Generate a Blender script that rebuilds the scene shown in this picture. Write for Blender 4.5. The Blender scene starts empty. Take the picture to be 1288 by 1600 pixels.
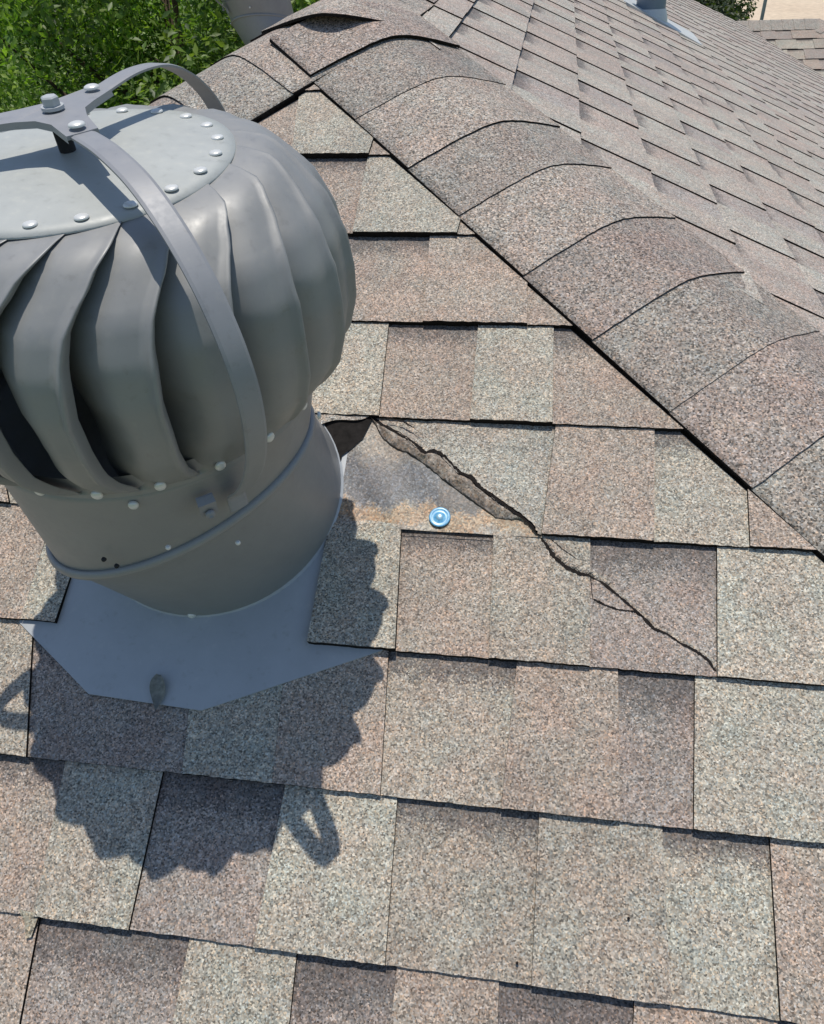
import bpy, bmesh, math, random
import numpy as np
from mathutils import Vector, Matrix
C = bpy.context.scene.collection
sc = bpy.context.scene
# ---------------------------------------------------------------- camera, light, exposure
CF = 1207.63
cam_d = bpy.data.cameras.new('camera'); cam = bpy.data.objects.new('camera', cam_d); C.objects.link(cam)
cam_d.sensor_fit = 'VERTICAL'; cam_d.sensor_height = 36.0; cam_d.lens = CF * 36 / 1600
cam_d.clip_start = 0.02; cam_d.clip_end = 600
CR = [[0.98872, 0.144743, -0.038494], [-0.056081, 0.596092, 0.800955], [0.138878, -0.789762, 0.597485]]
CAMP = (-0.17653, -0.8058, 0.46919)
cam.matrix_world = Matrix(((CR[0][0], CR[1][0], CR[2][0], CAMP[0]), (CR[0][1], CR[1][1], CR[2][1], CAMP[1]),
                           (CR[0][2], CR[1][2], CR[2][2], CAMP[2]), (0, 0, 0, 1)))
sc.camera = cam
SUN_EL, SUN_AZ = math.radians(83.5), math.radians(-22.6)      # azimuth measured from +Y towards +X
w = bpy.data.worlds.new('World'); sc.world = w; w.use_nodes = True
nt = w.node_tree; bg = nt.nodes['Background']
sky = nt.nodes.new('ShaderNodeTexSky'); sky.sky_type = 'NISHITA'; sky.sun_disc = False
sky.sun_elevation = SUN_EL; sky.sun_rotation = SUN_AZ; sky.air_density = 1.0; sky.dust_density = 0.4; sky.ozone_density = 1.5
nt.links.new(sky.outputs[0], bg.inputs[0]); bg.inputs[1].default_value = 0.115
sd = bpy.data.lights.new('sun', 'SUN'); sd.energy = 3.45; sd.angle = math.radians(0.5); sd.color = (1, 0.945, 0.855)
sun = bpy.data.objects.new('sun', sd); C.objects.link(sun)
sv = Vector((math.sin(SUN_AZ) * math.cos(SUN_EL), math.cos(SUN_AZ) * math.cos(SUN_EL), math.sin(SUN_EL)))
sun.rotation_euler = sv.to_track_quat('Z', 'Y').to_euler(); sun.location = sv * 20
sc.view_settings.view_transform = 'Standard'; sc.view_settings.look = 'None'
sc.view_settings.exposure = 0.0; sc.view_settings.gamma = 1.0; sc.view_settings.use_curve_mapping = False
# ---------------------------------------------------------------- measured layout (metres on the roof planes)
TH = 0.495578
HIP0 = 0.215
ORI = {'tr': 0.4527, 'phi': 0.00992, 'su': 0.04251, 'ra': -0.641, 'sp': 0.13243}
CREST = [-0.66604, 0.65618, 0.35471]
JN = {-3: [[-0.5539, -0.5403], [-0.4125, -0.424]], -2: [[-0.4261, -0.4264], [-0.2653, -0.2823]], -1: [[-0.3196, -0.3134], [-0.1883, -0.1812]], 0: [[-0.3578, -0.3515], [-0.243, -0.2421], [-0.1485, -0.1453]], 1: [[-0.869, -0.7874], [-0.2895, -0.3258], [-0.1416, -0.1525], [-0.029, -0.0331], [0.0703, 0.0647]], 2: [[-0.7303, -0.723], [-0.3082, -0.2975], [-0.205, -0.2005], [-0.0996, -0.0989], [0.0327, 0.0243]], 3: [[-0.7117, -0.6675], [-0.517, -0.4976], [-0.4154, -0.4039], [-0.3054, -0.2953], [-0.1716, -0.1793], [-0.0703, -0.0692], [0.0042, -0.0038]], 4: [[-0.6271, -0.6122], [-0.5203, -0.5156], [-0.3919, -0.3948], [-0.2792, -0.2729], [-0.1432, -0.1444], [-0.0304, -0.0271], [0.0641, 0.06]], 5: [[-0.6091, -0.5911], [-0.458, -0.4558], [-0.3552, -0.3467], [-0.2628, -0.2635], [-0.1721, -0.1681], [-0.0569, -0.0665], [0.0592, 0.0544]]}
VB = {-3: 0.44, -2: 0.2885, -1: 0.14, 0: -0.003, 1: -0.145, 2: -0.2868, 3: -0.43, 4: -0.571, 5: -0.714, -4: 0.582, -5: 0.725}
CRACK1 = [[-0.361, 0.0007], [-0.3478, -0.0096], [-0.3293, -0.0194], [-0.3126, -0.0293], [-0.2974, -0.0416], [-0.289, -0.049], [-0.2803, -0.0451], [-0.2709, -0.0481], [-0.2576, -0.061], [-0.2462, -0.0722], [-0.234, -0.0765], [-0.2227, -0.0891], [-0.2052, -0.1012], [-0.19, -0.1123], [-0.1752, -0.1217], [-0.1642, -0.1305], [-0.1567, -0.1416]]
RIB_LO = [[-0.3603, -0.0047], [-0.3433, -0.0326], [-0.3247, -0.0457], [-0.3103, -0.0501], [-0.2922, -0.0629], [-0.2692, -0.0819], [-0.2518, -0.0941], [-0.2338, -0.1069], [-0.2148, -0.1194], [-0.2035, -0.1275], [-0.1855, -0.1287], [-0.175, -0.1272], [-0.1581, -0.141]]
CRACK2 = [[-0.1581, -0.141], [-0.1478, -0.1541], [-0.1376, -0.17], [-0.1242, -0.181], [-0.1105, -0.1874], [-0.0991, -0.1887], [-0.0869, -0.1944], [-0.0736, -0.2049], [-0.0572, -0.2192], [-0.0456, -0.2295], [-0.0349, -0.2417], [-0.0222, -0.2461], [-0.0085, -0.2551], [0.0056, -0.2619], [0.0177, -0.2708], [0.0234, -0.2814]]
CRACK3 = [[-0.0991, -0.1887], [-0.0975, -0.2045], [-0.0961, -0.2137], [-0.0834, -0.2198], [-0.0703, -0.2237], [-0.054, -0.2246], [-0.0456, -0.2295]]
CRACK4 = [[-0.141, -0.1491], [-0.1282, -0.1603], [-0.1143, -0.1699], [-0.102, -0.172]]
EXPO = [[-0.4274, -0.0005], [-0.361, 0.0007], [-0.1581, -0.1417], [-0.158, -0.144], [-0.3375, -0.1375], [-0.3914, -0.1288]]
TONG = [[-0.4277, 0.0014], [-0.3606, -0.002]]
SHADEHOLE = [[-0.4267, -0.005], [-0.3603, -0.0047], [-0.3682, -0.0338], [-0.3789, -0.0467], [-0.3898, -0.0578], [-0.3905, -0.0743], [-0.4004, -0.0705], [-0.4162, -0.0451]]
FLASH = [[-0.7268, -0.2895], [-0.6199, -0.3609], [-0.4921, -0.3669], [-0.3113, -0.2869]]
CUTL = [[-0.6814, -0.2166], [-0.6814, -0.2822]]
CUTR = [[-0.3917, -0.165], [-0.3923, -0.2866]]
CAPS = [[-0.5366, 0.6076], [-0.4512, 0.5124], [-0.3573, 0.4119], [-0.2787, 0.3204], [-0.1866, 0.2186], [-0.1011, 0.1161], [-0.012, 0.0184], [0.074, -0.075]]
LCAP = [[-0.5366, 0.6076], [-0.5797, 0.5867], [-0.6243, 0.5228]]
WASH = [-0.2661, -0.1306]
LEAF = [-0.5444, -0.3514]
DEB = [[-0.6278, -0.5713], [-0.6087, -0.5724], [-0.6107, -0.5824]]
BOLTF = [-0.5268, -0.2649]
SLOT = [[-0.3077, -0.1515], [-0.2055, -0.151]]
DOTS = [[-0.1573, -0.5554], [-0.062, -0.5095], [-0.1886, -0.4063]]
NAILS = [[-0.1706, -0.1449]]
RFAR = [[0.9396, 6.824, -0.0291], [1.4474, 7.4212, -0.2477], [2.0093, 6.5536, -0.5618]]
RV = [[0.2453, 3.2954, 0.1413], [0.5051, 3.6881, 0.0336], [0.1906, 3.5333, 0.1791]]
RIDGECAP = [[-0.3398, 0.753, 0.3052], [-0.4124, 0.8112, 0.3433], [-0.3943, 1.1741, 0.3517]]
T = [-0.53069, -0.17124, 0.00708, -0.14592, 0.34305, 0.11059, -1.36574, 0.29664, 0.1468, 0.16, -1.42568]
RING = [-0.5305, -0.1765, 0.0272]
CT, ST = math.cos(TH), math.sin(TH)
NU, NV, NN = np.array([1., 0, 0]), np.array([0, CT, ST]), np.array([0, -ST, CT])
def npt(u, v, h=0.0):
    return NU * u + NV * v + NN * h
tr, phi, su = ORI['tr'], ORI['phi'], ORI['su']
RU = np.array([math.sin(phi), math.cos(phi), su]); RO = np.array([HIP0, 0, 0.])
RV_ = -np.array([math.cos(tr) * math.cos(phi), -math.cos(tr) * math.sin(phi), -math.sin(tr)])
RN = np.cross(RU, RV_); RN /= np.linalg.norm(RN)
def rpt(u, v, h=0.0):
    return RO + RU * u + RV_ * v + RN * h
def ruv(P):
    P = np.array(P, float) - RO
    M = np.stack([RU, RV_, RN], 1); s = np.linalg.solve(M, P); return s[0], s[1]
CREST_D = np.array(CREST)
# ---------------------------------------------------------------- object helpers
def link(o, parent=None):
    C.objects.link(o)
    if parent is not None: o.parent = parent
    return o
def tag(o, label=None, cat=None, group=None, kind=None):
    if label: o['label'] = label
    if cat: o['category'] = cat
    if group: o['group'] = group
    if kind: o['kind'] = kind
    return o
def empty(name, loc, label, cat, group=None):
    o = bpy.data.objects.new(name, None); o.location = loc; link(o); tag(o, label, cat, group)
    bpy.context.view_layer.update(); return o
class MB:
    def __init__(s): s.v = []; s.f = []; s.mi = []; s.col = []; s.sm = []
    def add(s, verts, faces, mi=0, cols=None, smooth=False):
        b = len(s.v); s.v += [tuple(map(float, p)) for p in verts]
        if cols is None: cols = [(0.3, 0.3, 0.3, 0)] * len(verts)
        s.col += list(cols)
        for i, f in enumerate(faces):
            s.f.append(tuple(b + k for k in f)); s.mi.append(mi[i] if isinstance(mi, (list, tuple)) else mi); s.sm.append(smooth)
        return b
    def build(s, name, mats, parent=None, label=None, origin=None):
        me = bpy.data.meshes.new(name)
        V = np.array(s.v, float).reshape(-1, 3)
        off = np.zeros(3)
        if parent is not None:
            q = parent
            while q is not None: off = off + np.array(q.location); q = q.parent
        elif origin is not None: off = np.array(origin, float)
        me.from_pydata([tuple(p) for p in (V - off)], [], s.f)
        if not isinstance(mats, (list, tuple)): mats = [mats]
        for m in mats: me.materials.append(m)
        me.polygons.foreach_set('material_index', s.mi); me.polygons.foreach_set('use_smooth', s.sm)
        a = me.color_attributes.new('Col', 'FLOAT_COLOR', 'POINT')
        a.data.foreach_set('color', np.array(s.col, float).ravel())
        me.update()
        o = bpy.data.objects.new(name, me); link(o, parent)
        if parent is None and origin is not None: o.location = origin
        if label: o['label'] = label
        return o
def grid_faces(nr, nc, wrap=False):
    fs = []
    for i in range(nr - 1):
        for j in range(nc if wrap else nc - 1):
            k = (j + 1) % nc
            fs.append((i * nc + j, i * nc + k, (i + 1) * nc + k, (i + 1) * nc + j))
    return fs
def tube(mb, pts, r, n=10, mi=0, caps=True):
    pts = [np.array(p, float) for p in pts]; vs = []
    for i, p in enumerate(pts):
        d = pts[min(i + 1, len(pts) - 1)] - pts[max(i - 1, 0)]; d /= np.linalg.norm(d)
        a = np.array([0, 0, 1.]) if abs(d[2]) < .9 else np.array([1., 0, 0])
        e = np.cross(a, d); e /= np.linalg.norm(e); g = np.cross(d, e)
        rr = r[i] if isinstance(r, (list, tuple)) else r
        for k in range(n):
            t = 2 * math.pi * k / n; vs.append(p + rr * (math.cos(t) * e + math.sin(t) * g))
    fs = grid_faces(len(pts), n, True)
    if caps: fs.append(tuple(range(n))[::-1]); fs.append(tuple(range((len(pts) - 1) * n, len(pts) * n)))
    mb.add(vs, fs, mi, smooth=True)
def dome(mb, p, nrm, r, h, n=14, squash=1.0):
    nrm = np.array(nrm, float); nrm /= np.linalg.norm(nrm)
    a = np.array([0, 0, 1.]) if abs(nrm[2]) < .9 else np.array([1., 0, 0])
    e = np.cross(a, nrm); e /= np.linalg.norm(e); g = np.cross(nrm, e); vs = []
    prof = [(1.0, -.3), (1.0, .15), (.9, .5), (.65, .82), (.3, .98)]
    for q, z in prof:
        for k in range(n):
            t = 2 * math.pi * k / n; vs.append(np.array(p) + q * r * (math.cos(t) * e + math.sin(t) * g) + nrm * h * z)
    vs.append(np.array(p) + nrm * h)
    fs = grid_faces(len(prof), n, True); b = (len(prof) - 1) * n
    fs += [(b + k, b + (k + 1) % n, len(vs) - 1) for k in range(n)]
    mb.add(vs, fs, smooth=True)
# ---------------------------------------------------------------- materials
def mat(name):
    m = bpy.data.materials.new(name); m.use_nodes = True
    return m, m.node_tree, m.node_tree.nodes['Principled BSDF']
def N(nt, t, **k):
    n = nt.nodes.new(t)
    for a, b in k.items(): setattr(n, a, b)
    return n
def ramp(nt, src, stops, interp='LINEAR'):
    r = N(nt, 'ShaderNodeValToRGB'); r.color_ramp.interpolation = interp
    e = r.color_ramp.elements
    while len(e) < len(stops): e.new(0.5)
    for i, (p, c) in enumerate(stops): e[i].position = p; e[i].color = c if len(c) == 4 else (*c, 1)
    nt.links.new(src, r.inputs[0]); return r
def mixc(nt, a, b, f, mode='MIX'):
    m = N(nt, 'ShaderNodeMix', data_type='RGBA', blend_type=mode)
    for s, v in ((0, f), (6, a), (7, b)):
        if isinstance(v, (int, float)): m.inputs[s].default_value = v
        elif isinstance(v, tuple): m.inputs[s].default_value = (*v, 1)
        else: nt.links.new(v, m.inputs[s])
    return m.outputs[2]
def mth(nt, op, a, b=None, c=None, clamp=False):
    m = N(nt, 'ShaderNodeMath', operation=op, use_clamp=clamp)
    for i, v in enumerate((a, b, c)):
        if v is None: continue
        if isinstance(v, (int, float)): m.inputs[i].default_value = v
        else: nt.links.new(v, m.inputs[i])
    return m.outputs[0]
def noise(nt, co, scale, detail=3, rough=.5):
    n = N(nt, 'ShaderNodeTexNoise'); n.inputs['Scale'].default_value = scale
    n.inputs['Detail'].default_value = detail; n.inputs['Roughness'].default_value = rough
    nt.links.new(co, n.inputs['Vector']); return n.outputs[0]
def granule_mat(name, lo=.42, hi=1.75, cell=660):
    m, nt, p = mat(name)
    tc = N(nt, 'ShaderNodeTexCoord').outputs['Object']
    col = N(nt, 'ShaderNodeAttribute', attribute_name='Col')
    vo = N(nt, 'ShaderNodeTexVoronoi', feature='F1'); vo.inputs['Scale'].default_value = cell; nt.links.new(tc, vo.inputs['Vector'])
    sep = N(nt, 'ShaderNodeSeparateColor'); nt.links.new(vo.outputs['Color'], sep.inputs[0])
    val = ramp(nt, sep.outputs[0], [(0, (lo * .6,) * 3), (.10, (lo * 1.1,) * 3), (.35, (.80,) * 3), (.62, (1.03,) * 3), (.85, (1.32,) * 3), (1, (hi,) * 3)])
    hue = ramp(nt, sep.outputs[1], [(0, (1.14, .95, .80)), (.2, (1.05, .985, .93)), (.6, (1, 1, 1)), (.85, (.96, 1.0, 1.04)), (1, (.90, 1.0, 1.12))])
    # second, coarser clumping so the speckle is uneven
    cl = noise(nt, tc, 160, 2, .6); clr = ramp(nt, cl, [(.25, (.80,) * 3), (.75, (1.2,) * 3)])
    bl = noise(nt, tc, 9, 6, .65); blr = ramp(nt, bl, [(.28, (.85, .85, .86)), (.72, (1.12, 1.12, 1.11))])
    pk = noise(nt, tc, 22, 3, .6); pkr = ramp(nt, pk, [(.35, (1.04, .97, .95)), (.65, (.97, 1.02, 1.03))])
    base = col.outputs['Color']
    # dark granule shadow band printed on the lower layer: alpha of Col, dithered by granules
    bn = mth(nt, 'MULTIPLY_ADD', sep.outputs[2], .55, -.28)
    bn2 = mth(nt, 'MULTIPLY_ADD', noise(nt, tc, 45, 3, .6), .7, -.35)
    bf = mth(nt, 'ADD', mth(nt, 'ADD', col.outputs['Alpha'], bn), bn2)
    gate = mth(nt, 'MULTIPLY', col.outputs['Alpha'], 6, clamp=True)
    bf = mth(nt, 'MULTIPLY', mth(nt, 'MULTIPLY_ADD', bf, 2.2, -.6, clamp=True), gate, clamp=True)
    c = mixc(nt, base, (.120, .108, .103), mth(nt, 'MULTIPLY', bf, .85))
    for o in (val.outputs[0], hue.outputs[0], clr.outputs[0], blr.outputs[0], pkr.outputs[0]): c = mixc(nt, c, o, 1.0, 'MULTIPLY')
    nt.links.new(c, p.inputs['Base Color'])
    p.inputs['Roughness'].default_value = .70; p.inputs['Specular IOR Level'].default_value = .45
    b = N(nt, 'ShaderNodeBump'); b.inputs['Strength'].default_value = .55; b.inputs['Distance'].default_value = .0009
    nt.links.new(sep.outputs[0], b.inputs['Height']); nt.links.new(b.outputs[0], p.inputs['Normal'])
    return m
GRAN = granule_mat('shingle_granules')
CAPM = granule_mat('cap_granules', .26, 1.95, 520)
def plain(name, col, rough=.6, spec=.3, metal=0, nz=None, bump=0, var=.15):
    m, nt, p = mat(name)
    tc = N(nt, 'ShaderNodeTexCoord').outputs['Object']
    n = noise(nt, tc, nz or 30, 4, .6)
    r = ramp(nt, n, [(.25, tuple(x * (1 - var) for x in col)), (.75, tuple(min(1, x * (1 + var)) for x in col))])
    nt.links.new(r.outputs[0], p.inputs['Base Color'])
    p.inputs['Roughness'].default_value = rough; p.inputs['Specular IOR Level'].default_value = spec; p.inputs['Metallic'].default_value = metal
    if bump:
        b = N(nt, 'ShaderNodeBump'); b.inputs['Distance'].default_value = bump; b.inputs['Strength'].default_value = .6
        nt.links.new(n, b.inputs['Height']); nt.links.new(b.outputs[0], p.inputs['Normal'])
    return m
EDGE = plain('asphalt_edge', (.018, .015, .014), .85, .1, nz=300, bump=.0006, var=.5)
HOLE_SHADE = plain('shaded_hole_black', (.02, .018, .017), .9, .1, nz=120, bump=.001, var=.4)  # black for the hole under the curl, its shadow included in the colour
def metal_mat(name, col, rough=.42, metal=.0, spec=.5):
    m, nt, p = mat(name)
    tc = N(nt, 'ShaderNodeTexCoord').outputs['Object']
    a = noise(nt, tc, 9, 5, .65); b = noise(nt, tc, 90, 4, .7)
    r = ramp(nt, a, [(.3, tuple(x * .90 for x in col)), (.7, tuple(x * 1.07 for x in col))])
    dust = ramp(nt, b, [(.30, (.90, .89, .87)), (.42, (1, 1, 1)), (.58, (1, 1, 1)), (.8, (1.14, 1.12, 1.08))])
    nt.links.new(mixc(nt, r.outputs[0], dust.outputs[0], 1.0, 'MULTIPLY'), p.inputs['Base Color'])
    rr = ramp(nt, b, [(.3, (rough * .85,) * 3), (.7, (min(1, rough * 1.2),) * 3)]); nt.links.new(rr.outputs[0], p.inputs['Roughness'])
    p.inputs['Metallic'].default_value = metal; p.inputs['Specular IOR Level'].default_value = spec
    bp = N(nt, 'ShaderNodeBump'); bp.inputs['Distance'].default_value = .0005; bp.inputs['Strength'].default_value = .25
    nt.links.new(noise(nt, tc, 25, 2, .5), bp.inputs['Height']); nt.links.new(bp.outputs[0], p.inputs['Normal'])
    return m
MGREY = metal_mat('weathered_grey_paint', (.262, .262, .255), .50, .0, .9)
MGREY.node_tree.nodes['Principled BSDF'].inputs['Coat Weight'].default_value = .15
MGREY.node_tree.nodes['Principled BSDF'].inputs['Coat Roughness'].default_value = .46
MGREY.node_tree.nodes['Principled BSDF'].inputs['Coat IOR'].default_value = 1.7
MCAP = metal_mat('sunlit_cap_paint', (.43, .445, .42), .50, .0, .8)  # greenish white cap, lightened so the sun on the disc is in the colour
MFLASH = metal_mat('flashing_grey_paint', (.44, .46, .475), .55, .0, .5)
MSTRAP = metal_mat('strap_steel', (.30, .305, .32), .5, .1, .5)
MRIVET = metal_mat('bright_rivet', (.75, .75, .72), .35, .2, .6)
MDARK = plain('dark_interior', (.03, .03, .032), .7, .2)
# ---------------------------------------------------------------- shingle courses
G_, P_, D_, M_ = (.406, .378, .312), (.374, .312, .256), (.325, .280, .244), (.374, .334, .275)
CC = dict(G=G_, P=P_, D=D_, M=M_)
rnd = random.Random(7)
def seg(mb, fr, vb, vt, ub, ut, tooth, col, band, lift=0.0, umin=None, umax=None, jit=1.0, ext=.16, hb=.0068, nu=None, band_len=.30, dark_bot=0):
    """one tab: butt at vb, course top at vt; ub/ut=(u0,u1) at butt and top"""
    L = vt - vb; ss = [0, .03, .35, 1 - band_len, 1 - band_len * .45, 1.0, 1 + ext]
    width = max(ub[1] - ub[0], ut[1] - ut[0])
    n = nu or max(2, int(width / .007))
    th = (.0024 if fr is rpt else .0033) if tooth else 0.0
    top, cols, live = [], [], False
    jv = [rnd.uniform(-1, 1) * .00055 * jit for _ in range(n + 1)]; jh = [rnd.uniform(-1, 1) * .0004 * jit for _ in range(n + 1)]
    tint = 1 + rnd.uniform(-.05, .05)
    for s in ss:
        v = vb + s * L
        a = ub[0] + (ut[0] - ub[0]) * s; b = ub[1] + (ut[1] - ub[1]) * s
        if umin: a = max(a, umin(v)); b = max(b, a)
        if umax: b = min(b, umax(v)); a = min(a, b)
        if b - a > .004 and s < 1.01: live = True
        for j in range(n + 1):
            u = a + (b - a) * j / n
            h = hb * (1 - min(s, 1.0)) + .0012 + th * (1 if s <= 1 else .3) + lift * max(0, 1 - s * .5)
            if s > 1: h = .0008
            vv = v + (jv[j] if s == 0 else 0)
            if s < .1: h += jh[j]
            top.append(fr(u, vv, h))
            bd = 0.0
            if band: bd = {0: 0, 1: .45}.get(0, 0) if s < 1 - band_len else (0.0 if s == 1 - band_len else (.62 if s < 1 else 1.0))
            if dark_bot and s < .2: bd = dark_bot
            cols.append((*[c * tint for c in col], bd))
    if not live: return
    nc = n + 1; fs = grid_faces(len(ss), nc)
    mi = [0] * len(fs)
    # skirts
    nt_ = len(top); low = []
    def drop(idx, d):
        return [np.array(top[k]) - FN(fr) * d for k in idx]
    b0 = list(range(nc)); lo = drop(b0, .0095 + lift); base = len(top)
    allv = top + lo; fs += [(base + j, base + j + 1, j + 1, j) for j in range(n)]; mi += [1] * n
    for side in (0, n):
        idx = [r * nc + side for r in range(len(ss) - 1)]
        b2 = len(allv); allv = allv + drop(idx, .0055 + lift)
        for q in range(len(idx) - 1):
            f = (idx[q], idx[q + 1], b2 + q + 1, b2 + q)
            fs.append(f if side else f[::-1]); mi.append(1)
    cols = cols + [(.02, .02, .02, 0)] * (len(allv) - len(top))
    mb.add(allv, fs, mi, cols)
def FN(fr):
    return NN if fr is npt else (RN if fr is rpt else fr.nrm)
def n_hip(v): return HIP0 - .893 * v - .15
def n_left(v): return -.741 + (v - .608) * .95 + .18
roof = empty('shingled_roof', (0, 0, -.3), 'brown and grey architectural shingle hip roof carrying the vents', 'roof')
front = MB()
G2 = .0003
# traced tabs of the near courses: (tooth?, colour) left to right between the traced joints
TY = {-3: 'BP TG BP', -2: 'BP TG BP', -1: 'BP TP BP', 0: 'TG BP TG BP', 1: 'TP BG TP BG TP', 2: 'TP BP TM BD TG',
      3: 'TM BD TG TP BM TP BD TG', 4: 'BP TG BD TG BM TM BG TP', 5: 'TP BD TG BD TP BD TP BD'}
for k in range(-6, 14):
    if k in VB: vb = VB[k]
    elif k > 5: vb = VB[5] - .143 * (k - 5)
    else: vb = VB[-5] + .143 * (-5 - k)
    vt = VB[k - 1] if (k - 1) in VB else vb + .143
    J = JN.get(k, [])
    segs = []
    if J:
        ty = TY[k].split()
        for i, t in enumerate(ty):
            if k in (1, 2):
                break
            a = J[i - 1] if i > 0 else None; b = J[i] if i < len(J) else None
            segs.append((a, b, t[0] == 'T', t[1]))
    if k == 1:
        segs = [((-1.4, -1.4), J[0], 1, 'P'), (J[0], (-.60, -.60), 0, 'G'),
                ('crack', J[2], 1, 'P'), (J[2], J[3], 1, 'P'), (J[3], J[4], 0, 'G'), (J[4], None, 1, 'P')]
    if k == 2:
        segs = [((-1.3, -1.3), J[0], 1, 'P'), (J[0], (-.6814, -.6814), 0, 'G'), ((-.392, -.392), J[1], 1, 'G'), (J[1], J[2], 0, 'P'),
                (J[2], J[3], 1, 'M'), (J[3], J[4], 0, 'D'), (J[4], (J[4][0] + .19, J[4][1] + .19), 1, 'G'), ((J[4][0] + .19, J[4][1] + .19), None, 0, 'P')]
    # extend with random tabs to both sides
    lo = -1.75 if k < 3 else -1.6; hi = .9
    out = []
    if not segs:
        u = max(lo, n_left(vb) - .2) + rnd.uniform(0, .1); t = rnd.random() < .5
        while u < min(hi, n_hip(vb)) + .1:
            wd = rnd.uniform(.10, .20); sk = rnd.uniform(-.004, .004)
            out.append(((u, u), (u + wd, u + wd), t, rnd.choice('GPPMD' if not t else 'GPMPG'))); u += wd; t = not t
    else:
        for a, b, t, c in segs: out.append((a, b, t, c))
        # left extension
        if out[0][0] is None:
            b = out[0][1]; wd = rnd.uniform(.12, .17) if k < 3 else .12
            out[0] = ((b[0] - wd, b[1] - wd), b, out[0][2], out[0][3])
        u = out[0][0]; t = not out[0][2]
        while u[0] > lo:
            wd = rnd.uniform(.1, .2); nu_ = (u[0] - wd, u[1] - wd); out.insert(0, (nu_, u, t, rnd.choice('GPMP'))); u = nu_; t = not t
        if out[-1][1] is None:
            a = out[-1][0]; wd = rnd.uniform(.14, .2); out[-1] = (a, (a[0] + wd, a[1] + wd), out[-1][2], out[-1][3])
        u = out[-1][1]; t = not out[-1][2]
        while u[1] < hi + .1:
            wd = rnd.uniform(.1, .2); nu_ = (u[0] + wd, u[1] + wd); out.append((u, nu_, t, rnd.choice('GPMP'))); u = nu_; t = not t
    for a, b, t, c in out:
        if a == 'crack':
            continue
        lift = 0
        if k == 2 and abs(a[1] + .392) < .001: lift = .0045
        if k == 2 and abs(b[1] + .6814) < .001: lift = .004
        ext = .35 if k != 2 else .12
        col = CC[c]; band = (not t) and c != 'x'
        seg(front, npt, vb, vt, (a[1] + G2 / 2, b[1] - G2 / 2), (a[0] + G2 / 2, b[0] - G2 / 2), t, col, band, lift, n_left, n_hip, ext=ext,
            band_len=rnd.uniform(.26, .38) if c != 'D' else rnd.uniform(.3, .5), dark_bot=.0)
# torn left edge of the course above the exposed strip: follows the crack line
def strip_poly(mb, rows, mi=0, cols=None, smooth=False):
    nr, nc = len(rows), len(rows[0]); mb.add([p for r in rows for p in r], grid_faces(nr, nc), mi, cols, smooth)
cr = [tuple(p) for p in CRACK1]
# densify the crack with small tears
def dens(pts, n=5, j=.0010, seed=3):
    r = random.Random(seed); o = []
    for a, b in zip(pts[:-1], pts[1:]):
        for k in range(n):
            t = k / n; o.append((a[0] + (b[0] - a[0]) * t + (r.uniform(-j, j) if k else 0), a[1] + (b[1] - a[1]) * t + (r.uniform(-j, j) if k else 0)))
    o.append(tuple(pts[-1])); return o
crd = dens(cr, 5, .0011)
j1t, j1b = JN[1][2]; V0, V1 = VB[0], VB[1]
def h1(v): return .0068 * (1 - (v - V1) / (V0 - V1)) + .0012
cv = -np.maximum.accumulate([-p[1] + i * 1e-5 for i, p in enumerate(crd)]); cu_ = [p[0] for p in crd]
vs_ = np.linspace(V0 + .012, V1 - .0003, 150); rows = [[], [], [], []]; cc = []
for r_i, f in enumerate((1, .35, .02, 0)):
    for v in vs_:
        u = float(np.interp(-v, -cv, cu_)); ue = j1b + (j1t - j1b) * (v - V1) / (V0 - V1) - G2
        ue = max(ue, u + .001); s = (v - V1) / (V0 - V1)
        rows[r_i].append(npt(u + (ue - u) * f, v, h1(min(v, V0)) + (.0035 if f < .01 else (.0020 if f < .5 else .0))))
        bd = max(0, (s - .70) / .3) * (1 if u > -.31 else .2); cc.append((*((.375, .352, .300) if u + (ue - u) * f > -.312 else P_), min(bd, 1)))
strip_poly(front, rows, 0, cc)
strip_poly(front, [[r[-1] for r in rows], [np.array(r[-1]) - NN * .0095 for r in rows]], 1)
top_e = rows[3]
strip_poly(front, [top_e, [np.array(p) - NN * .0120 for p in top_e]], 1)
front.build('front_slope', [GRAN, EDGE], roof)
# ---------------------------------------------------------------- torn area: exposed headlap, folded ribbon, cracks, curled corner
def resamp(pts, n):
    pts = np.array(pts, float); d = np.r_[0, np.cumsum(np.linalg.norm(np.diff(pts, axis=0), axis=1))]
    t = np.linspace(0, d[-1], n); return np.stack([np.interp(t, d, pts[:, 0]), np.interp(t, d, pts[:, 1])], 1)
ex = MB(); lo_p = resamp(CRACK1, 60); nv = 100; rows = []; cols = []
VB_ = -.1475; VT_ = .014
wob = np.random.RandomState(4)
for i in range(nv):
    v = VB_ + (VT_ - VB_) * i / (nv - 1)
    uR = np.interp(-v, [-p[1] for p in CRACK1], [p[0] for p in CRACK1]) + .012 if v < 0 else -.345
    row = []
    for j in range(150):
        u = -.4275 + (uR + .4275) * j / 149
        row.append(npt(u, v, .0052 - .010 * (v - VB_) + .0006 * math.sin(u * 90 + v * 60)))
        q = v + .006 * math.sin(u * 70) + .004 * math.sin(u * 190 + 1) + wob.normal() * .0032
        if q < -.143: c = (*M_, 0)
        elif q < -.121: c = (.42, .315, .21, 0) if wob.rand() < .75 else (.36, .22, .12, 0)
        elif q < -.116: c = (.30, .265, .225, .1)
        elif q < -.068: c = (.125, .130, .142, .0) if wob.rand() < .8 else (.22, .225, .235, 0)
        elif q < -.052: c = (.185, .175, .165, .0)
        else: c = (.30, .262, .215, .25)
        if u > -.27 and q > -.119: c = (.15, .14, .13, .1)
        cols.append(c)
    rows.append(row)
strip_poly(ex, rows, 0, cols)
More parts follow.
